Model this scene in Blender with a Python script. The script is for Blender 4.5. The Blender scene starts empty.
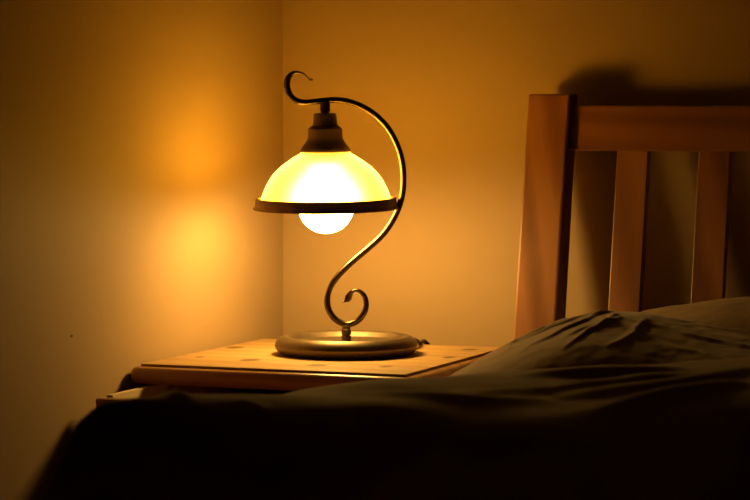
import bpy, bmesh, math, random
import numpy as np
from mathutils import Vector, Matrix, noise

scn = bpy.context.scene
C = scn.collection
R = math.radians

# ------------------------------------------------------------------ camera
FPX, YH, HC, ZT = 2450.0, 119.0, 0.33, 0.55      # focal length (px), horizon row, camera above nightstand, nightstand height
PSI = R(21.5)
PITCH = math.atan((250 - YH) / FPX)
c_r = np.array([math.cos(PSI), math.sin(PSI), 0.0])
c_h = np.array([-math.sin(PSI), math.cos(PSI), 0.0])
c_f = c_h * math.cos(PITCH) + np.array([0, 0, -math.sin(PITCH)])
c_u = np.cross(c_r, c_f)
CORNER_DEPTH = 3.784                              # room corner (283 px) from the camera
c_pos = -(c_h * CORNER_DEPTH + c_r * (283 - 375) / FPX * CORNER_DEPTH)
c_pos[2] = ZT + HC

def ray(u, v): return c_f + c_r * (u - 375) / FPX + c_u * (250 - v) / FPX
def on_z(u, v, z): d = ray(u, v); return c_pos + d * ((z - c_pos[2]) / d[2])
def on_y(u, v, y): d = ray(u, v); return c_pos + d * ((y - c_pos[1]) / d[1])
def on_x(u, v, x): d = ray(u, v); return c_pos + d * ((x - c_pos[0]) / d[0])

cam = bpy.data.objects.new('camera', bpy.data.cameras.new('camera'))
C.objects.link(cam)
cam.data.sensor_width = 36.0
cam.data.lens = 36.0 * FPX / 750.0
cam.data.clip_start = 0.05
M = Matrix((c_r, c_u, -c_f)).transposed().to_4x4()
M.translation = Vector(c_pos)
cam.matrix_world = M
cam.data.dof.use_dof = True
cam.data.dof.focus_distance = 3.42
cam.data.dof.aperture_fstop = 9.0
scn.camera = cam

# ------------------------------------------------------------------ world and exposure (a dark room at night)
w = bpy.data.worlds.new('night'); scn.world = w; w.use_nodes = True
w.node_tree.nodes['Background'].inputs[0].default_value = (1.0, 0.45, 0.18, 1)
w.node_tree.nodes['Background'].inputs[1].default_value = 0.0006
scn.view_settings.view_transform = 'Standard'
scn.view_settings.look = 'None'
scn.view_settings.gamma = 1.0
scn.view_settings.use_curve_mapping = False
scn.view_settings.exposure = 0.0
scn.cycles.max_bounces = 10
scn.cycles.sample_clamp_indirect = 6.0
BULB_COLOR = (1.0, 0.56, 0.125)
BULB_POWER = 126.0

# ------------------------------------------------------------------ material helpers
def new_mat(name):
    m = bpy.data.materials.new(name); m.use_nodes = True
    return m, m.node_tree.nodes, m.node_tree.links, m.node_tree.nodes['Principled BSDF']

def add_bump(N, L, P, src, strength, dist=0.002):
    b = N.new('ShaderNodeBump'); b.inputs['Strength'].default_value = strength; b.inputs['Distance'].default_value = dist
    L.new(src, b.inputs['Height']); L.new(b.outputs[0], P.inputs['Normal'])

def coords(N, L, kind='Object', scale=(1, 1, 1), rot=(0, 0, 0)):
    t = N.new('ShaderNodeTexCoord'); m = N.new('ShaderNodeMapping')
    m.inputs['Scale'].default_value = scale; m.inputs['Rotation'].default_value = rot
    L.new(t.outputs[kind], m.inputs[0]); return m.outputs[0]

def ramp(N, L, src, stops):
    r = N.new('ShaderNodeValToRGB'); e = r.color_ramp.elements
    while len(e) < len(stops): e.new(0.5)
    for q, (p, c) in zip(e, stops): q.position = p; q.color = (*c, 1)
    L.new(src, r.inputs[0]); return r.outputs[0]

def spots(N, L, col, pts, dark, geo=True):
    """darken small elongated marks (knots, specks) at given world points: (x,y,z, rx,ry,rz)"""
    g = N.new('ShaderNodeNewGeometry')
    for (x, y, z, rx, ry, rz) in pts:
        s = N.new('ShaderNodeVectorMath'); s.operation = 'SUBTRACT'; s.inputs[1].default_value = (x, y, z)
        L.new(g.outputs['Position'], s.inputs[0])
        d = N.new('ShaderNodeVectorMath'); d.operation = 'DIVIDE'; d.inputs[1].default_value = (rx, ry, rz)
        L.new(s.outputs[0], d.inputs[0])
        ln = N.new('ShaderNodeVectorMath'); ln.operation = 'LENGTH'; L.new(d.outputs[0], ln.inputs[0])
        mr = N.new('ShaderNodeMapRange'); mr.inputs[1].default_value = 0.6; mr.inputs[2].default_value = 1.0
        mr.inputs[3].default_value = 0.85; mr.inputs[4].default_value = 0.0
        L.new(ln.outputs['Value'], mr.inputs[0])
        mx = N.new('ShaderNodeMixRGB'); mx.inputs[2].default_value = (*dark, 1)
        L.new(mr.outputs[0], mx.inputs[0]); L.new(col, mx.inputs[1]); col = mx.outputs[0]
    return col

def wood(name, a, b, grain='X', rough=0.42, knots=None, spec=0.4, scale=1.0):
    m, N, L, P = new_mat(name)
    sc = {'X': (1.2, 14, 14), 'Y': (14, 1.2, 14), 'Z': (14, 14, 1.2)}[grain]
    co = coords(N, L, 'Object', tuple(s * scale for s in sc))
    n = N.new('ShaderNodeTexNoise'); n.inputs['Scale'].default_value = 2.2; n.inputs['Detail'].default_value = 5
    n.inputs['Distortion'].default_value = 0.9; L.new(co, n.inputs[0])
    wv = N.new('ShaderNodeTexWave'); wv.bands_direction = 'DIAGONAL'; wv.inputs['Scale'].default_value = 0.9
    wv.inputs['Distortion'].default_value = 7.0; wv.inputs['Detail'].default_value = 2; wv.inputs['Detail Scale'].default_value = 0.6
    L.new(co, wv.inputs[0])
    mx = N.new('ShaderNodeMixRGB'); mx.inputs[0].default_value = 0.45
    L.new(n.outputs[0], mx.inputs[1]); L.new(wv.outputs['Fac'], mx.inputs[2])
    col = ramp(N, L, mx.outputs[0], [(0.25, b), (0.62, a)])
    if knots: col = spots(N, L, col, knots, tuple(x * 0.35 for x in b))
    L.new(col, P.inputs['Base Color'])
    P.inputs['Roughness'].default_value = rough; P.inputs['Specular IOR Level'].default_value = spec
    add_bump(N, L, P, mx.outputs[0], 0.12, 0.001)
    return m

def paint(name, col, rough=0.5, spec=0.35, marks=None):
    m, N, L, P = new_mat(name)
    co = coords(N, L, 'Object')
    n = N.new('ShaderNodeTexNoise'); n.inputs['Scale'].default_value = 1.7; n.inputs['Detail'].default_value = 3; L.new(co, n.inputs[0])
    c = ramp(N, L, n.outputs[0], [(0.3, tuple(x * 0.95 for x in col)), (0.7, col)])
    if marks: c = spots(N, L, c, marks, tuple(x * 0.15 for x in col))
    L.new(c, P.inputs['Base Color'])
    P.inputs['Roughness'].default_value = rough; P.inputs['Specular IOR Level'].default_value = spec
    f = N.new('ShaderNodeTexNoise'); f.inputs['Scale'].default_value = 160; f.inputs['Detail'].default_value = 2; L.new(co, f.inputs[0])
    add_bump(N, L, P, f.outputs[0], 0.05, 0.002)
    return m

def metal(name, col, rough=0.35, metallic=1.0):
    m, N, L, P = new_mat(name)
    co = coords(N, L, 'Object', (40, 40, 40))
    n = N.new('ShaderNodeTexNoise'); n.inputs['Scale'].default_value = 1.5; n.inputs['Detail'].default_value = 4; L.new(co, n.inputs[0])
    L.new(ramp(N, L, n.outputs[0], [(0.3, tuple(x * 0.8 for x in col)), (0.7, col)]), P.inputs['Base Color'])
    P.inputs['Metallic'].default_value = metallic; P.inputs['Roughness'].default_value = rough
    return m

def fabric(name, col, rough=0.95, weave=900):
    m, N, L, P = new_mat(name)
    co = coords(N, L, 'Object')
    n = N.new('ShaderNodeTexNoise'); n.inputs['Scale'].default_value = 6; n.inputs['Detail'].default_value = 4; L.new(co, n.inputs[0])
    L.new(ramp(N, L, n.outputs[0], [(0.3, tuple(x * 0.85 for x in col)), (0.7, col)]), P.inputs['Base Color'])
    P.inputs['Roughness'].default_value = rough; P.inputs['Specular IOR Level'].default_value = 0.15
    P.inputs['Sheen Weight'].default_value = 0.15
    f = N.new('ShaderNodeTexNoise'); f.inputs['Scale'].default_value = weave; L.new(co, f.inputs[0])
    add_bump(N, L, P, f.outputs[0], 0.08, 0.001)
    return m

# ------------------------------------------------------------------ object helpers
def link(name, me, mat, parent=None, smooth=False):
    o = bpy.data.objects.new(name, me); C.objects.link(o)
    if mat: me.materials.append(mat)
    if parent: o.parent = parent
    if smooth:
        for p in me.polygons: p.use_smooth = True
        if smooth is not True: me.set_sharp_from_angle(angle=R(smooth))
    return o

def from_bm(name, bm, mat, parent=None, smooth=False):
    bmesh.ops.recalc_face_normals(bm, faces=bm.faces[:])
    me = bpy.data.meshes.new(name); bm.to_mesh(me); bm.free()
    return link(name, me, mat, parent, smooth)

def box(name, lo, hi, mat, parent=None, bevel=0.0):
    bm = bmesh.new(); bmesh.ops.create_cube(bm, size=1)
    lo = Vector(lo); hi = Vector(hi)
    for v in bm.verts: v.co = Vector([lo[i] + (v.co[i] + 0.5) * (hi[i] - lo[i]) for i in range(3)])
    if bevel: bmesh.ops.bevel(bm, geom=bm.edges[:], offset=bevel, segments=2, affect='EDGES', profile=0.5)
    return from_bm(name, bm, mat, parent)

def lathe(name, prof, mat, parent=None, cx=0.0, segs=96, xf=None, caps=False):
    bm = bmesh.new(); rings = []
    for (r, z) in prof:
        if r < 1e-6: rings.append([bm.verts.new((cx, 0, z))])
        else: rings.append([bm.verts.new((cx + r * math.cos(2 * math.pi * k / segs), r * math.sin(2 * math.pi * k / segs), z)) for k in range(segs)])
    for a, b in zip(rings, rings[1:]):
        for k in range(segs):
            k2 = (k + 1) % segs
            if len(a) == 1 and len(b) == 1: continue
            if len(a) == 1: bm.faces.new((a[0], b[k], b[k2]))
            elif len(b) == 1: bm.faces.new((a[k], b[0], a[k2]))
            else: bm.faces.new((a[k], b[k], b[k2], a[k2]))
    if xf is not None: bmesh.ops.transform(bm, matrix=xf, verts=bm.verts[:])
    return from_bm(name, bm, mat, parent, 28)

def smooth_path(pts, n):
    """Catmull-Rom through rows of any width"""
    P = np.array(pts, float); P = np.vstack([2 * P[0] - P[1], P, 2 * P[-1] - P[-2]])
    out = []
    for i in range(1, len(P) - 2):
        for k in range(n):
            t = k / n; a, b, c, d = P[i - 1], P[i], P[i + 1], P[i + 2]
            out.append(0.5 * (2 * b + (c - a) * t + (2 * a - 5 * b + 4 * c - d) * t * t + (3 * b - a - 3 * c + d) * t ** 3))
    out.append(P[-2]); return np.array(out)

def tube(name, rows, mat, parent=None, n=6, segs=16, up=(0, 1, 0)):
    """rows: x,y,z, a (half width across, in the bend's plane), b (half width along `up`)"""
    S = smooth_path(rows, n); bm = bmesh.new(); rings = []; up = Vector(up)
    for i, s in enumerate(S):
        t = Vector(S[min(i + 1, len(S) - 1)][:3]) - Vector(S[max(i - 1, 0)][:3]); t.normalize()
        side = t.cross(up); side = side.normalized() if side.length > 1e-4 else Vector((1, 0, 0))
        bn = side.cross(t).normalized(); c = Vector(s[:3])
        rings.append([bm.verts.new(c + side * s[3] * math.cos(2 * math.pi * k / segs) + bn * s[4] * math.sin(2 * math.pi * k / segs)) for k in range(segs)])
    for a, b in zip(rings, rings[1:]):
        for k in range(segs): bm.faces.new((a[k], b[k], b[(k + 1) % segs], a[(k + 1) % segs]))
    bm.faces.new(rings[0]); bm.faces.new(rings[-1])
    return from_bm(name, bm, mat, parent, True)

def prism_x(name, poly_yz, x0, x1, mat, parent=None, bevel=0.0):
    """extrude a Y-Z outline along X"""
    bm = bmesh.new()
    a = [bm.verts.new((x0, y, z)) for y, z in poly_yz]; b = [bm.verts.new((x1, y, z)) for y, z in poly_yz]
    bm.faces.new(a); bm.faces.new(b[::-1])
    for i in range(len(a)):
        j = (i + 1) % len(a); bm.faces.new((a[i], a[j], b[j], b[i]))
    if bevel: bmesh.ops.bevel(bm, geom=bm.edges[:], offset=bevel, segments=2, affect='EDGES', profile=0.5)
    return from_bm(name, bm, mat, parent)

def empty(name, loc, rz=0.0):
    o = bpy.data.objects.new(name, None); C.objects.link(o); o.location = loc; o.rotation_euler = (0, 0, rz)
    o.empty_display_size = 0.1; return o

def tag(o, label, cat, group=None):
    o['label'] = label; o['category'] = cat
    if group: o['group'] = group
    return o

def structure(o, label, cat):
    o['kind'] = 'structure'; o['label'] = label; o['category'] = cat; return o

# ------------------------------------------------------------------ the room
p1 = on_x(71.5, 336, 0); p2 = on_x(97, 317, 0); p3 = on_x(158, 48, 0)
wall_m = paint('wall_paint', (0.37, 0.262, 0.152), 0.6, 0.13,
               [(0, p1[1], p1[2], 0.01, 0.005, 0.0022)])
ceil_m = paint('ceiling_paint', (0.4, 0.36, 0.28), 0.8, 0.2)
floor_m = wood('floor_wood', (0.22, 0.12, 0.06), (0.14, 0.07, 0.035), 'Y', 0.5)
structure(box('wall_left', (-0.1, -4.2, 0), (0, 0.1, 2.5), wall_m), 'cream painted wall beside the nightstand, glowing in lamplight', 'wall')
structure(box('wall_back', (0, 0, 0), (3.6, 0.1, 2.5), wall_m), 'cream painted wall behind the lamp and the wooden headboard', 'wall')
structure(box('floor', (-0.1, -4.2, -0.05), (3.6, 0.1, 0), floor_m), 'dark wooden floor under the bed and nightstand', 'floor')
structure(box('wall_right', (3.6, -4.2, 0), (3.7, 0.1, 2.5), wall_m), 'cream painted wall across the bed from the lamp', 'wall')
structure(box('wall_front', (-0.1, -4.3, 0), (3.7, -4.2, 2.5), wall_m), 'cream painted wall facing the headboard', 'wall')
structure(box('ceiling', (-0.1, -4.2, 2.5), (3.6, 0.1, 2.55), ceil_m), 'plain pale ceiling over the bedroom corner', 'ceiling')

# ------------------------------------------------------------------ nightstand
fl = on_z(139, 364, ZT); fr = on_z(407, 374, ZT)
TX0, TX1 = 0.0165, fr[0]                      # raised top panel
TY0, TY1 = 0.5 * (fl[1] + fr[1]), on_z(450, 345.2, ZT)[1]
BUL = 0.014                                  # moulding projects beyond the raised panel
kn = [on_z(u, v, ZT) for u, v in ((235, 347.5), (250, 360), (317, 365.2), (386, 366.4), (449, 357.3), (470, 349.5), (200, 357))]
knots = [(k[0], k[1], k[2], *s) for k, s in zip(kn, ((.016, .022, .01), (.017, .024, .01), (.018, .018, .01), (.011, .016, .01), (.010, .016, .01), (.014, .016, .01), (.008, .010, .01)))]
pine_top = wood('pine_tabletop', (0.42, 0.275, 0.125), (0.36, 0.22, 0.093), 'X', 0.62, knots, 0.15)
pine_edge = wood('pine_moulding', (0.36, 0.175, 0.065), (0.25, 0.11, 0.036), 'X', 0.30, None, 0.5)
pine_body = wood('pine_carcass', (0.28, 0.14, 0.055), (0.21, 0.095, 0.035), 'Z', 0.45)
pine_pale = wood('pine_drawer_side', (0.60, 0.48, 0.31), (0.52, 0.40, 0.24), 'Y', 0.6)
ns = empty('nightstand', ((TX0 + TX1) / 2, (TY0 + TY1) / 2, 0))
tag(ns, 'small pine nightstand with rounded top edge and drawer left open, under the lamp', 'nightstand')
ox, oy = ns.location.x, ns.location.y
def nb(name, lo, hi, mat, parent=ns, bevel=0.0):
    return box(name, (lo[0] - ox, lo[1] - oy, lo[2]), (hi[0] - ox, hi[1] - oy, hi[2]), mat, parent, bevel)
# raised panel
nb('table_top', (TX0, TY0, ZT - 0.022), (TX1, TY1, ZT), pine_top, bevel=0.0006)
# moulding: a rounded frame swept round three sides, 3 mm below the panel
def moulding():
    bm = bmesh.new(); h = 0.0235; top = ZT - 0.0035
    prof = [(0.0, top), (0.004, top)]
    for k in range(1, 12):
        a = math.pi / 2 - math.pi * k / 12
        prof.append((0.004 + (BUL - 0.004) * math.cos(a), top - h / 2 + h / 2 * math.sin(a)))
    prof += [(0.004, top - h), (0.0, top - h)]
    cor = [(TX0, TY1), (TX0, TY0), (TX1, TY0), (TX1, TY1)]
    rings = []
    rr = 0.006
    dirs = [(-1, 0), (-1, -1), (1, -1), (1, 0)]
    for (cx, cy), (dx, dy) in zip(cor, dirs):
        if dx and dy:
            for k in range(7):
                a0 = math.atan2(0, dx) if dx > 0 else math.pi
                ang = (math.pi + k / 6 * math.pi / 2) if dx < 0 else (1.5 * math.pi + k / 6 * math.pi / 2)
                rings.append([bm.verts.new((cx + p * math.cos(ang) - ox, cy + p * math.sin(ang) - oy, z)) for p, z in prof])
        else:
            rings.append([bm.verts.new((cx + p * dx - ox, cy - oy, z)) for p, z in prof])
    for a, b in zip(rings, rings[1:]):
        for k in range(len(prof) - 1):
            try: bm.faces.new((a[k], b[k], b[k + 1], a[k + 1]))
            except ValueError: pass
    bm.faces.new(rings[0]); bm.faces.new(rings[-1])
    bmesh.ops.remove_doubles(bm, verts=bm.verts[:], dist=1e-6)
    return from_bm('edge_moulding', bm, pine_edge, ns, True)
moulding()
BX0, BX1, BY0, BY1, BT = TX0 + 0.001, TX1 - 0.001, TY0 + 0.008, TY1 - 0.002, ZT - 0.027
nb('side_panel', (BX0, BY0 + 0.004, 0.10), (BX0 + 0.008, BY1, BT), pine_body)
nb('side_panel', (BX1 - 0.008, BY0 + 0.004, 0.10), (BX1, BY1, BT), pine_body)
nb('back_panel', (BX0 + 0.008, BY1 - 0.008, 0.10), (BX1 - 0.008, BY1, BT), pine_body)
nb('bottom_panel', (BX0 + 0.008, BY0 + 0.02, 0.10), (BX1 - 0.008, BY1 - 0.008, 0.115), pine_body)
for x0 in (BX0, BX1 - 0.024):
    nb('leg', (x0, BY0, 0.0), (x0 + 0.024, BY0 + 0.02, 0.375), pine_body, bevel=0.001)
    nb('leg', (x0, BY1 - 0.028, 0.0), (x0 + 0.024, BY1 - 0.009, 0.10), pine_body, bevel=0.001)
for x0 in (BX0 + 0.022, BX1 - 0.034): nb('drawer_runner', (x0, BY0 + 0.03, BT - 0.03), (x0 + 0.012, BY1 - 0.01, BT), pine_body)
nb('rail', (BX0 + 0.024, BY0, 0.375), (BX1 - 0.024, BY0 + 0.018, 0.395), pine_body)
nb('cupboard_door', (BX0 + 0.026, BY0 + 0.002, 0.12), (BX1 - 0.026, BY0 + 0.018, 0.372), pine_body, bevel=0.0015)
# open drawer
PULL = 0.145
DX0, DX1 = BX0 + 0.0095, BX1 - 0.0095
DY0 = BY0 - PULL; DT = BT - 0.0025; DB = 0.402
drw = nb('drawer', (DX0, DY0 + 0.018, DB), (DX1, DY0 + 0.30, DB + 0.008), pine_pale)
nb('drawer_side', (DX0, DY0 + 0.018, DB + 0.008), (DX0 + 0.009, DY0 + 0.30, DT), pine_pale, drw)
nb('drawer_side', (DX1 - 0.009, DY0 + 0.018, DB + 0.008), (DX1, DY0 + 0.30, DT), pine_pale, drw)
nb('drawer_back', (DX0 + 0.009, DY0 + 0.29, DB + 0.008), (DX1 - 0.009, DY0 + 0.30, DT - 0.03), pine_pale, drw)
nb('drawer_front', (DX0 - 0.008, DY0, DB - 0.002), (DX1 + 0.008, DY0 + 0.018, DT - 0.003), pine_body, drw, 0.003)
kb = lathe('drawer_knob', [(0, 0.026), (0.012, 0.024), (0.015, 0.018), (0.012, 0.011), (0.006, 0.007), (0.007, 0), (0, 0)], pine_edge, drw, segs=24)
kb.rotation_euler = (R(90), 0, 0); kb.location = ((DX0 + DX1) / 2 - ox, DY0 - oy, (DB + DT) / 2)

# ------------------------------------------------------------------ table lamp
lc = on_z(346.3, 354, ZT)
PXM = float(np.dot(lc - c_pos, c_f)) / FPX                # metres per photo pixel at the lamp
brass = metal('antique_brass', (0.17, 0.12, 0.065), 0.27)
satin = metal('satin_brass', (0.165, 0.125, 0.082), 0.46, 0.9)
bronze = metal('dark_bronze', (0.14, 0.09, 0.052), 0.5, 0.45)
rim_m = metal('aged_bronze', (0.28, 0.185, 0.105), 0.5, 0.35)
lamp = empty('table_lamp', (lc[0], lc[1], ZT), PSI)
tag(lamp, 'brass scroll-arm table lamp with glowing yellow glass dome shade, on the nightstand', 'lamp')
def lx(u): return (u - 346.3) * PXM
def lz(v): return (354.0 - v) * PXM
s = PXM
lathe('lamp_base', [(0, 0.001), (64 * s, 0.001), (67.5 * s, 2.0 * s), (70.6 * s, 5.5 * s), (71.6 * s, 9 * s), (70.4 * s, 13 * s), (67.5 * s, 16.4 * s),
                    (63 * s, 18.4 * s), (59 * s, 18.0 * s), (56.3 * s, 16 * s), (55 * s, 13.6 * s), (53.5 * s, 12.6 * s), (40 * s, 12.2 * s), (20 * s, 12.4 * s), (0, 12.6 * s)], satin, lamp)
lathe('base_coupling', [(0, 11 * s), (5.8 * s, 11 * s), (5.8 * s, 12.6 * s), (4.8 * s, 13.2 * s), (4.8 * s, 18 * s), (4.2 * s, 18.4 * s), (4.2 * s, 19.6 * s), (4.8 * s, 20 * s), (4.8 * s, 24.6 * s),
                         (4.2 * s, 25 * s), (4.2 * s, 28.5 * s), (0, 29 * s)], bronze, lamp, segs=32)
arm_px = [(313.4, 80.3, .7, 1.2), (310.8, 80.2, 1.2, 2.6), (308.2, 78.2, .7, 3.0), (305.2, 75.2, .9, 3.0), (301, 73.6, 1.3, 3.0), (296, 73.2, 1.9, 2.9), (291.5, 75.3, 2.6, 2.8),
          (288.4, 79.8, 3.1, 2.8), (287.6, 86, 3.2, 2.8), (289.4, 93, 3.0, 2.8), (293.4, 98.6, 2.8, 2.8), (299.5, 102, 3.1, 3.1), (307, 102.9, 3.0, 3.0), (316, 102.0, 3.0, 3.0),
          (326, 100.8, 3.0, 3.0), (337, 100.4, 3.0, 3.0), (349, 102.2, 3.1, 3.1), (362, 107, 3.1, 3.1), (375, 115.2, 3.1, 3.1), (386, 126, 3.1, 3.1), (394, 138.5, 3.1, 3.1),
          (399.6, 152, 3.1, 3.1), (402.6, 166, 3.1, 3.1), (403.4, 180, 3.1, 3.1), (402.4, 193, 3.1, 3.1), (398.8, 207, 3.1, 3.1), (392.3, 221, 3.1, 3.1), (382.5, 234.8, 3.1, 3.1),
          (370, 246.6, 3.1, 3.1), (356.5, 258, 3.1, 3.1), (343.6, 269.8, 3.1, 3.1), (334, 281, 3.1, 3.1), (328.8, 291.5, 2.8, 2.7), (327.3, 301, 3.2, 3.1), (329.2, 310.5, 3.2, 3.1),
          (335.4, 319.2, 3.2, 3.1), (345.5, 324.2, 3.2, 3.1), (355.8, 321.8, 3.2, 3.1), (363, 314.6, 3.2, 3.1), (366.3, 305.2, 2.8, 2.7), (364.6, 296.2, 2.5, 2.7), (359.4, 290.8, 2.0, 2.8),
          (354.2, 290.2, 1.6, 2.8), (351.0, 292.6, 2.4, 2.0), (349.2, 295.8, 3.3, 1.2), (347.4, 299.2, 3.2, 0.9), (344.6, 301.4, 1.0, 0.8), (341.4, 301.6, .6, .7)]
tube('scroll_arm', [(lx(u), 0, lz(v), a * s, b * s) for u, v, a, b in arm_px], brass, lamp, n=5)
AX = lx(325.2)
# shade assembly hangs a touch forward and to one side
piv = Matrix.Translation((AX, 0, lz(104)))
tilt = piv @ Matrix.Rotation(R(2.0), 4, 'X') @ Matrix.Rotation(R(-0.5), 4, 'Y') @ piv.inverted()
def lp(rows): return [(r * s, lz(v)) for r, v in rows]
lathe('hanger_rod', lp([(0, 102), (4.9, 102.5), (5.1, 104), (5.1, 111.5), (3.6, 112.5), (3.6, 116), (0, 116)]), bronze, lamp, AX, 32, tilt)
lathe('shade_holder', lp([(0, 113), (9.4, 113.2), (11.0, 114.2), (11.5, 116), (11.9, 123.5), (12.4, 125.6), (14.8, 127.2), (16.8, 129), (17.3, 131), (17.3, 137), (18.0, 139.6), (20.0, 143),
                          (22.6, 146.2), (24.6, 149), (25.2, 151.2), (24.8, 152.2), (23.0, 152.4), (20, 150), (16, 141), (14, 131), (10, 127), (0, 126)]), bronze, lamp, AX, 64, tilt)
# glass dome
m, N, L, P = new_mat('frosted_yellow_glass')
N.remove(P); out = N['Material Output']
tr = N.new('ShaderNodeBsdfTranslucent'); tr.inputs[0].default_value = (0.95, 0.78, 0.07, 1)
df = N.new('ShaderNodeBsdfDiffuse'); df.inputs[0].default_value = (0.9, 0.75, 0.10, 1)
rf = N.new('ShaderNodeBsdfRefraction'); rf.inputs['Color'].default_value = (1, 0.92, 0.52, 1); rf.inputs['Roughness'].default_value = 0.82; rf.inputs['IOR'].default_value = 1.25
gl = N.new('ShaderNodeBsdfGlossy'); gl.inputs['Roughness'].default_value = 0.2
m1 = N.new('ShaderNodeMixShader'); m1.inputs[0].default_value = 0.15; L.new(tr.outputs[0], m1.inputs[1]); L.new(df.outputs[0], m1.inputs[2])
m2 = N.new('ShaderNodeMixShader'); m2.inputs[0].default_value = 0.40; L.new(m1.outputs[0], m2.inputs[1]); L.new(rf.outputs[0], m2.inputs[2])
tp = N.new('ShaderNodeBsdfTransparent'); tp.inputs[0].default_value = (1, 0.70, 0.11, 1)
m4 = N.new('ShaderNodeMixShader'); m4.inputs[0].default_value = 0.28; L.new(m2.outputs[0], m4.inputs[1]); L.new(tp.outputs[0], m4.inputs[2])
m3 = N.new('ShaderNodeMixShader'); m3.inputs[0].default_value = 0.03; L.new(m4.outputs[0], m3.inputs[1]); L.new(gl.outputs[0], m3.inputs[2])
L.new(m3.outputs[0], out.inputs[0]); glass_m = m
dome = smooth_path([(65.6, 206), (65.0, 200), (61.8, 190.5), (57.4, 181.5), (51.4, 173), (44.0, 166), (35.2, 159.6), (27.4, 154.8), (22.8, 151.4)], 5)
lathe('glass_shade', [(r * s, lz(v)) for r, v in dome], glass_m, lamp, AX, 96, tilt)
lathe('shade_rim', lp([(66.6, 198), (69.2, 197.6), (70.4, 198.4), (70.9, 204), (71.3, 206.6), (72.6, 207.4), (72.8, 208.6), (72.0, 209.2), (69, 209.2), (67.2, 208.6), (66.4, 206), (66.6, 198)]), rim_m, lamp, AX, 96, tilt)
# bulb: globe and metal neck
m, N, L, P = new_mat('lit_bulb')
N.remove(P); em = N.new('ShaderNodeEmission'); em.inputs[0].default_value = (*BULB_COLOR, 1); em.inputs[1].default_value = BULB_POWER
L.new(em.outputs[0], N['Material Output'].inputs[0]); bulb_m = m
rb, vb = 28.0, 205.6
prof = [(rb * math.sin(a), vb + rb * math.cos(a)) for a in [math.pi * k / 24 for k in range(0, 21)]] + [(12.5, 178), (10.8, 173), (10.0, 169)]
bulb = lathe('light_bulb', lp([(max(r, 0.0), v) for r, v in prof]), bulb_m, lamp, AX, 48, tilt)
lathe('bulb_socket', lp([(0, 170), (10.6, 169.6), (11.4, 167), (11.4, 158), (9.6, 155), (9.6, 140), (0, 140)]), bronze, lamp, AX, 32, tilt)
# flex: leaves the back of the base, crosses the table top and drops behind it
cord_m = fabric('dark_cord', (0.05, 0.025, 0.02), 0.6)
def loc_of(x, y, z):
    q = Matrix.Rotation(-PSI, 3, 'Z') @ Vector((x - lc[0], y - lc[1], 0)); return (q.x, q.y, z - ZT, 0.0032, 0.0032)
q0 = Matrix.Rotation(PSI, 3, 'Z') @ Vector((60 * s, 25 * s, 0))
b0 = (lc[0] + q0.x, lc[1] + q0.y)
e1 = on_z(413, 339, ZT + 0.014); e2 = on_z(419.5, 343, ZT + 0.003)
cp = [(b0[0], b0[1], ZT + .012), (e1[0], e1[1], ZT + .013), (0.5 * (e1[0] + e2[0]), 0.5 * (e1[1] + e2[1]), ZT + 0.0095), (e2[0], e2[1], ZT + 0.0035), (e2[0] + .002, TY1 + 0.004, ZT + 0.0035),
      (e2[0] + .005, TY1 + 0.02, ZT - 0.02), (e2[0] + .005, TY1 + 0.018, ZT - 0.12), (e2[0] + .01, TY1 + 0.02, 0.30), (e2[0] + .02, TY1 + 0.02, 0.10), (e2[0] + .06, TY1 + 0.025, 0.004), (e2[0] + 0.12, TY1 + 0.03, 0.004)]
tube('power_cord', [loc_of(*c) for c in cp], cord_m, lamp, n=6, segs=8, up=(0.31, 0.2, 0.93))

# ------------------------------------------------------------------ bed
oak_v = wood('bed_wood_upright', (0.28, 0.122, 0.045), (0.155, 0.058, 0.019), 'Z', 0.40, None, 0.4, 0.6)
oak_h = wood('bed_wood_rail', (0.25, 0.102, 0.038), (0.17, 0.062, 0.021), 'X', 0.40, None, 0.4)
REC = math.tan(R(11.0)); ZB = 0.42
def hy(z, y_top=-0.070, z_top=0.915): return y_top - (z_top - z) * REC if z > ZB else y_top - (z_top - ZB) * REC   # front face of the posts
pt0 = on_y(528, 94, hy(0.915)); pt1 = on_y(569.5, 94, hy(0.915))
PX0, PX1, PZ = pt0[0], pt1[0], pt0[2]
PD = 0.046
s1 = on_y(613.0, 230, hy(0.73) + 0.018); s1b = on_y(644.4, 230, hy(0.73) + 0.018); s2 = on_y(694.6, 230, hy(0.73) + 0.018)
SW, SP = s1b[0] - s1[0], s2[0] - s1[0]
NS = 11
BW1 = s1[0] + SP * (NS - 1) + SW + (s1[0] - PX1)     # inner face of the far post
bed = empty('bed', (0.5 * (PX0 + BW1), -1.0, 0))
tag(bed, 'wooden bed with reclined slatted headboard against the wall', 'bed')
bx = bed.location.x
def bp(name, poly, x0, x1, mat, bevel=0.0035): return prism_x(name, [(y + 1.0, z) for y, z in poly], x0 - bx, x1 - bx, mat, bed, bevel)
def slab(z0, z1, f0, f1):       # reclined outline between heights, f0..f1 metres behind the posts' front face
    zs = [z0] + ([ZB] if z0 < ZB < z1 else []) + [z1]
    return [(hy(z) + f0, z) for z in zs] + [(hy(z) + f1, z) for z in zs[::-1]]
bp('headboard_post', slab(0, PZ, 0, PD), PX0, PX1, oak_v)
bp('headboard_post', slab(0, PZ, 0, PD), BW1, BW1 + PX1 - PX0, oak_v)
rz1 = on_y(640, 105.2, hy(0.9) + 0.014)[2]; rz0 = on_y(640, 151.2, hy(0.84) + 0.014)[2]
bp('top_rail', slab(rz0, rz1, 0.012, 0.038), PX1 - 0.002, BW1 + 0.002, oak_h, 0.003)
bp('lower_rail', slab(0.43, 0.52, 0.012, 0.038), PX1 - 0.002, BW1 + 0.002, oak_h, 0.003)
for k in range(NS):
    x = s1[0] + SP * k
    bp('slat', slab(0.515, rz0 + 0.004, 0.017, 0.033), x, x + SW, oak_v, 0.0015)
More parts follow.
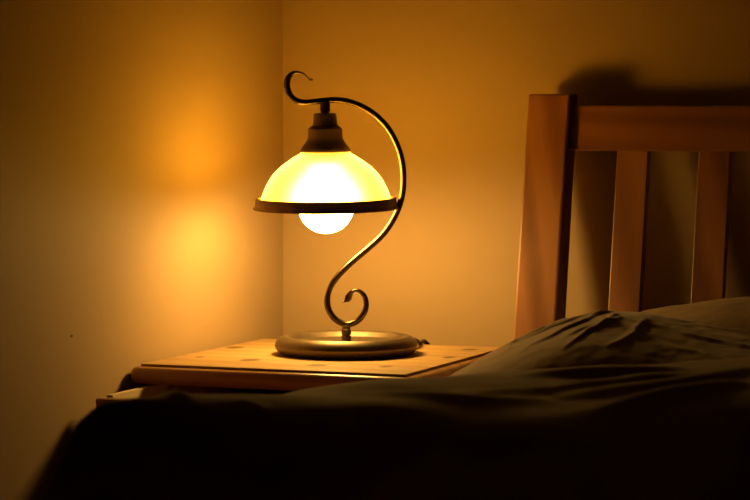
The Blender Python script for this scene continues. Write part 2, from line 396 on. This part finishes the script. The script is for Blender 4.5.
FY = -2.12
box('side_rail', (PX0 + 0.01 - bx, FY + 1.0, 0.24), (PX0 + 0.04 - bx, -0.10 + 1.0, 0.36), oak_h, bed, 0.003)
box('side_rail', (BW1 + 0.02 - bx, FY + 1.0, 0.24), (BW1 + 0.05 - bx, -0.10 + 1.0, 0.36), oak_h, bed, 0.003)
box('foot_rail', (PX0 + 0.04 - bx, FY + 1.0, 0.24), (BW1 + 0.02 - bx, FY + 0.03 + 1.0, 0.36), oak_h, bed, 0.003)
for x in (PX0, BW1): box('leg', (x - bx, FY - 0.04 + 1.0, 0), (x + 0.06 - bx, FY + 1.0, 0.36), oak_v, bed, 0.003)
box('slatted_base', (PX0 + 0.04 - bx, FY + 0.03 + 1.0, 0.26), (BW1 + 0.02 - bx, -0.16 + 1.0, 0.29), oak_h, bed)

matt_m = fabric('mattress_ticking', (0.5, 0.42, 0.33))
MX0, MX1, MZ = PX0 + 0.045, BW1 + 0.015, 0.480
mat_o = box('mattress', (MX0, FY + 0.035, 0.29), (MX1, -0.165, MZ), matt_m, None, 0.03)
for p in mat_o.data.polygons: p.use_smooth = True
tag(mat_o, 'thick plain mattress lying on the wooden bed beneath the duvet', 'mattress')

# ---- pillows
def nz(x, y, z, f=1.0): return noise.noise(Vector((x * f, y * f, z * f)))
def fold(x, y, pts, wd, amp):
    """a soft crease ridge along a polyline"""
    best = 9.0; where = 0.5; n_ = len(pts) - 1
    for q, ((ax, ay), (bx_, by_)) in enumerate(zip(pts, pts[1:])):
        dx, dy = bx_ - ax, by_ - ay
        t = min(1, max(0, ((x - ax) * dx + (y - ay) * dy) / (dx * dx + dy * dy)))
        d = math.hypot(x - ax - t * dx, y - ay - t * dy)
        if d < best: best = d; where = (q + t) / n_
    return amp * (math.sin(math.pi * where) ** 0.6) * math.exp(-(best / wd) ** 2) if best < 4 * wd else 0.0      # fades out at both ends
def pillow(name, centre, size, rot, top_shift, seed, mat, wr, pk, cr=()):
    lx_, ly_, lz_ = (d / 2 for d in size); nu, nv = 220, 140
    bm = bmesh.new(); grid = {}
    def height(a, b):
        e = max(0.0, (1 - abs(a) ** 2.6)) ** 0.5 * max(0.0, (1 - abs(b) ** 2.6)) ** 0.5
        return e
    for sgn in (1, -1):
        for i in range(nu + 1):
            for j in range(nv + 1):
                a = -1 + 2 * i / nu; b = -1 + 2 * j / nv
                edge = i in (0, nu) or j in (0, nv)
                if edge and sgn == -1: grid[(sgn, i, j)] = grid[(1, i, j)]; continue
                pin = 1 - 0.06 * (a * a) * (1 - b * b) * 0 - 0.05 * (1 - a * a)       # sides pulled in between the corners
                x = a * lx_ * (1 - 0.045 * (1 - b * b)); y = b * ly_ * pin
                h = height(a, b)
                a2 = a - top_shift
                bulge = h * (0.74 + pk * math.exp(-a2 * a2 * 5))
                z = sgn * lz_ * bulge * (1.0 if sgn > 0 else 0.55)
                if sgn > 0 and not edge:
                    w = 0.0
                    px, py = a * lx_, b * ly_
                    for pts, wd, amp in cr:                                    # thin sharp creases
                        jx = px + 0.006 * nz(px, py, seed, 25); jy = py + 0.006 * nz(px, py, seed + 2, 25)
                        w += fold(jx, jy, pts, wd, 1.7 * amp)
                    w *= min(1, h * 1.5)
                    w += wr * (0.0030 * nz(px, py, seed, 8) + 0.0008 * nz(px, py, seed + 5, 30) + 0.0005 * nz(px, py, seed + 9, 70)) * min(1, h * 1.5)
                    z += w
                grid[(sgn, i, j)] = bm.verts.new((x, y, z))
    for sgn in (1, -1):
        for i in range(nu):
            for j in range(nv):
                q = [grid[(sgn, i, j)], grid[(sgn, i + 1, j)], grid[(sgn, i + 1, j + 1)], grid[(sgn, i, j + 1)]]
                if sgn < 0: q.reverse()
                try: bm.faces.new(q)
                except ValueError: pass
    o = from_bm(name, bm, mat, None, True)
    o.location = centre; o.rotation_euler = rot
    return o
pil_m = fabric('pillow_cotton', (0.165, 0.112, 0.068)); pil2_m = fabric('pillow_cotton_pale', (0.23, 0.152, 0.09))
pa = pillow('pillow', (0.746, -0.40, 0.537), (0.66, 0.42, 0.14), (R(6), R(-1.0), R(-3)), -0.42, 3.1, pil_m, 1.0, 0.52,
            [([(-0.17, 0.11), (-0.20, 0.06), (-0.25, 0.03)], .0042, .0016), ([(-0.18, 0.05), (-0.215, 0.02), (-0.23, -0.03), (-0.26, -0.05)], .0042, .0018), ([(-0.13, 0.10), (-0.155, 0.03), (-0.17, -0.06)], .0042, .0018),
             ([(-0.10, 0.04), (-0.115, -0.03), (-0.15, -0.09)], .0042, .0018), ([(-0.06, 0.09), (0.06, 0.07), (0.2, 0.06)], .0045, .0018),
             ([(-0.16, 0.10), (-0.22, 0.03), (-0.29, -0.02)], 0.0054, 0.0021), ([(-0.15, 0.09), (-0.19, 0.0), (-0.24, -0.07)], 0.0045, 0.0025), ([(-0.14, 0.09), (-0.15, -0.02), (-0.19, -0.13)], 0.0045, 0.0023),
             ([(-0.12, 0.08), (-0.11, -0.03), (-0.13, -0.14)], 0.0045, 0.0021), ([(-0.13, 0.03), (0.0, 0.0), (0.14, -0.02), (0.27, -0.05)], 0.0054, 0.0025), ([(-0.20, 0.06), (-0.24, -0.04), (-0.22, -0.10)], 0.0042, 0.0017),
             ([(-0.08, 0.06), (-0.06, -0.04), (-0.07, -0.12)], 0.0054, 0.0017), ([(0.02, 0.08), (0.12, 0.05), (0.26, 0.04)], 0.0063, 0.0021), ([(-0.26, 0.06), (-0.28, 0.0), (-0.31, -0.05)], 0.0042, 0.0013),
             ([(-0.02, -0.06), (0.08, -0.10), (0.2, -0.11)], 0.0063, 0.0021)])
tag(pa, 'taupe pillow with creased, gathered end beside the nightstand', 'pillow')
pb = pillow('pillow', (0.900, -0.24, 0.566), (0.66, 0.22, 0.155), (R(16), 0, R(2)), -0.3, 8.4, pil2_m, 1.3, 0.18)
tag(pb, 'paler tan pillow lying behind the creased pillow, against the headboard slats', 'pillow')

# ---- duvet: a thick cover with a raised plateau; control points read off the photo's outline
cps = []
def cp_(u, v, y): p = on_y(u, v, y); cps.append((p[0], p[1], p[2]))
XE0, XE1, YF = PX0 - 0.005, BW1 + 0.06, -2.24
for u, v in ((108, 398.5), (136, 392.5), (164, 391), (200, 390)): p = on_x(u, v, XE0 + 0.045); cps.append(tuple(p))
for u, v, y in ((230, 391, -1.18), (300, 384, -1.05), (370, 375, -1.0), (450, 371, -0.92), (530, 367, -0.88), (620, 362.5, -0.86), (690, 360, -0.86), (748, 352, -0.86), (830, 350, -.86), (930, 352, -.9)): cp_(u, v, y)
for u, v in ((82, 440), (58, 482)): p = on_x(u, v, XE0 + 0.03); cps.append(tuple(p))
for u, v, y in ((300, 398, -1.35), (380, 404, -1.36), (450, 412, -1.36), (540, 414, -1.36), (640, 412, -1.36), (750, 404, -1.36), (880, 400, -1.36)): cp_(u, v, y)      # near lip of the plateau
for u, v, y in ((200, 470, -1.53), (350, 480, -1.53), (500, 480, -1.53), (650, 480, -1.53), (800, 480, -1.53)): cp_(u, v, y)
for x in (0.40, 0.7, 1.0, 1.4, 1.8):
    for y in (-1.68, -1.85, -2.1, -2.25): cps.append((x, y, 0.560 - 0.02 * (y < -2)))
for x in (0.42, 0.6, 0.8, 1.0, 1.4, 1.8): cps.append((x, -0.62, 0.535)); cps.append((x, -0.50, 0.518))
for u, v, y in ((240, 398, -0.95), (330, 390, -0.80), (420, 385, -0.74), (530, 378, -0.74), (640, 372, -0.72), (750, 362, -0.72)): cp_(u, v, y)
for y in (-0.7, -0.85, -1.0, -1.12): cps.append((XE0 + 0.03, y, on_y(300, 392 + 6 * (y < -0.9), y)[2]))
for u, v, y in ((300, 393, -1.2), (380, 391, -1.16), (450, 392, -1.14), (540, 389, -1.12), (640, 385, -1.10), (750, 374, -1.10), (880, 372, -1.1)): cp_(u, v, y)
for y in (-0.86, -1.1, -1.36): cps.append((1.5, y, 0.66)); cps.append((1.8, y, 0.64))
K = np.array(cps)
def tps(r2): return np.where(r2 > 0, 0.5 * r2 * np.log(np.maximum(r2, 1e-12)), 0)
D2 = ((K[:, None, :2] - K[None, :, :2]) ** 2).sum(-1); n = len(K)
A = np.zeros((n + 3, n + 3)); A[:n, :n] = tps(D2) + np.eye(n) * 1.5e-4; A[:n, n] = 1; A[:n, n + 1:] = K[:, :2]; A[n, :n] = 1; A[n + 1:, :n] = K[:, :2].T
W = np.linalg.solve(A, np.concatenate([K[:, 2], np.zeros(3)]))
def top_z(x, y):
    r2 = (x - K[:, 0]) ** 2 + (y - K[:, 1]) ** 2
    return float(tps(r2) @ W[:n] + W[n] + W[n + 1] * x + W[n + 2] * y)
def px_path(*pts): return [tuple(on_y(u, v, y)[:2]) for u, v, y in pts]
creases = [(px_path((560, 405, -1.22), (650, 388, -1.10), (760, 371, -0.98)), .028, .012), (px_path((590, 428, -1.34), (690, 408, -1.26), (770, 388, -1.14)), .028, .012),
           (px_path((440, 388, -1.12), (540, 396, -1.16), (640, 384, -1.02), (700, 376, -0.96)), .026, .011), (px_path((300, 392, -1.18), (400, 402, -1.24), (480, 406, -1.26), (560, 400, -1.22)), .030, .010),
           (px_path((520, 380, -0.98), (600, 378, -0.95), (690, 366, -0.90)), .022, .009), (px_path((235, 409, -1.37), (250, 413, -1.39), (264, 421, -1.42)), .010, .006),
           (px_path((160, 398, -1.36), (176, 403, -1.38), (186, 408, -1.40)), .010, .006)]
duv_m = fabric('duvet_cotton', (0.135, 0.078, 0.042))
def duvet():
    bm = bmesh.new(); rad = 0.045
    ys = np.linspace(-0.56, YF, 150)
    ss = np.concatenate([np.linspace(-0.36, 0, 30)[:-1], np.linspace(0, XE1 - XE0 - 2 * rad, 150), np.linspace(0, 0.36, 26)[1:] + (XE1 - XE0 - 2 * rad)])
    wid = XE1 - XE0 - 2 * rad; rows = []
    for y in ys:
        row = []
        for q in ss:
            if 0 <= q <= wid:
                x = XE0 + rad + q; z = top_z(x, y) - 0.006
                z += sum(fold(x, y, *c) for c in creases) + 0.006 * nz(x, y, 2.2, 5) + 0.0015 * nz(x, y * 1.4, 4.4, 13)
            else:
                lft = q < 0; a = -q if lft else q - wid
                xr = XE0 + rad if lft else XE1 - rad; zr = top_z(xr, y) - rad - 0.006
                zr += 0.006 * nz(xr, y, 2.2, 5) + 0.0015 * nz(xr, y * 1.4, 4.4, 13)
                arc = rad * math.pi / 2
                if a < arc: th = a / rad; dx = rad * math.sin(th); z = zr + rad * math.cos(th)
                else: dx = rad + 0.005 * math.sin(y * 23 + 2 * nz(y, 0, 1, 3)) * min(1, (a - arc) / 0.1); z = zr - (a - arc)
                x = xr + (-dx if lft else dx)
            row.append(bm.verts.new((x, y, z)))
        rows.append(row)
    # hang over the foot of the bed
    for k in range(1, 14):
        rows.append([bm.verts.new((v.co.x, YF - 0.03 * min(1, k / 3) - 0.004 * math.sin(v.co.x * 25), max(0.2, v.co.z - 0.018 * k))) for v in rows[149]])
    # rolled head end
    head = [bm.verts.new((v.co.x, v.co.y + 0.018, v.co.z - 0.014)) for v in rows[0]]
    rows.insert(0, head)
    for a, b in zip(rows, rows[1:]):
        for k in range(len(ss) - 1): bm.faces.new((a[k], a[k + 1], b[k + 1], b[k]))
    o = from_bm('duvet', bm, duv_m, None, True)
    md = o.modifiers.new('thickness', 'SOLIDIFY'); md.thickness = 0.012; md.offset = -1 if o.data.polygons[5000].normal.z > 0 else 1
    return o
tag(duvet(), 'dark taupe duvet humped and rumpled over the bed', 'duvet')
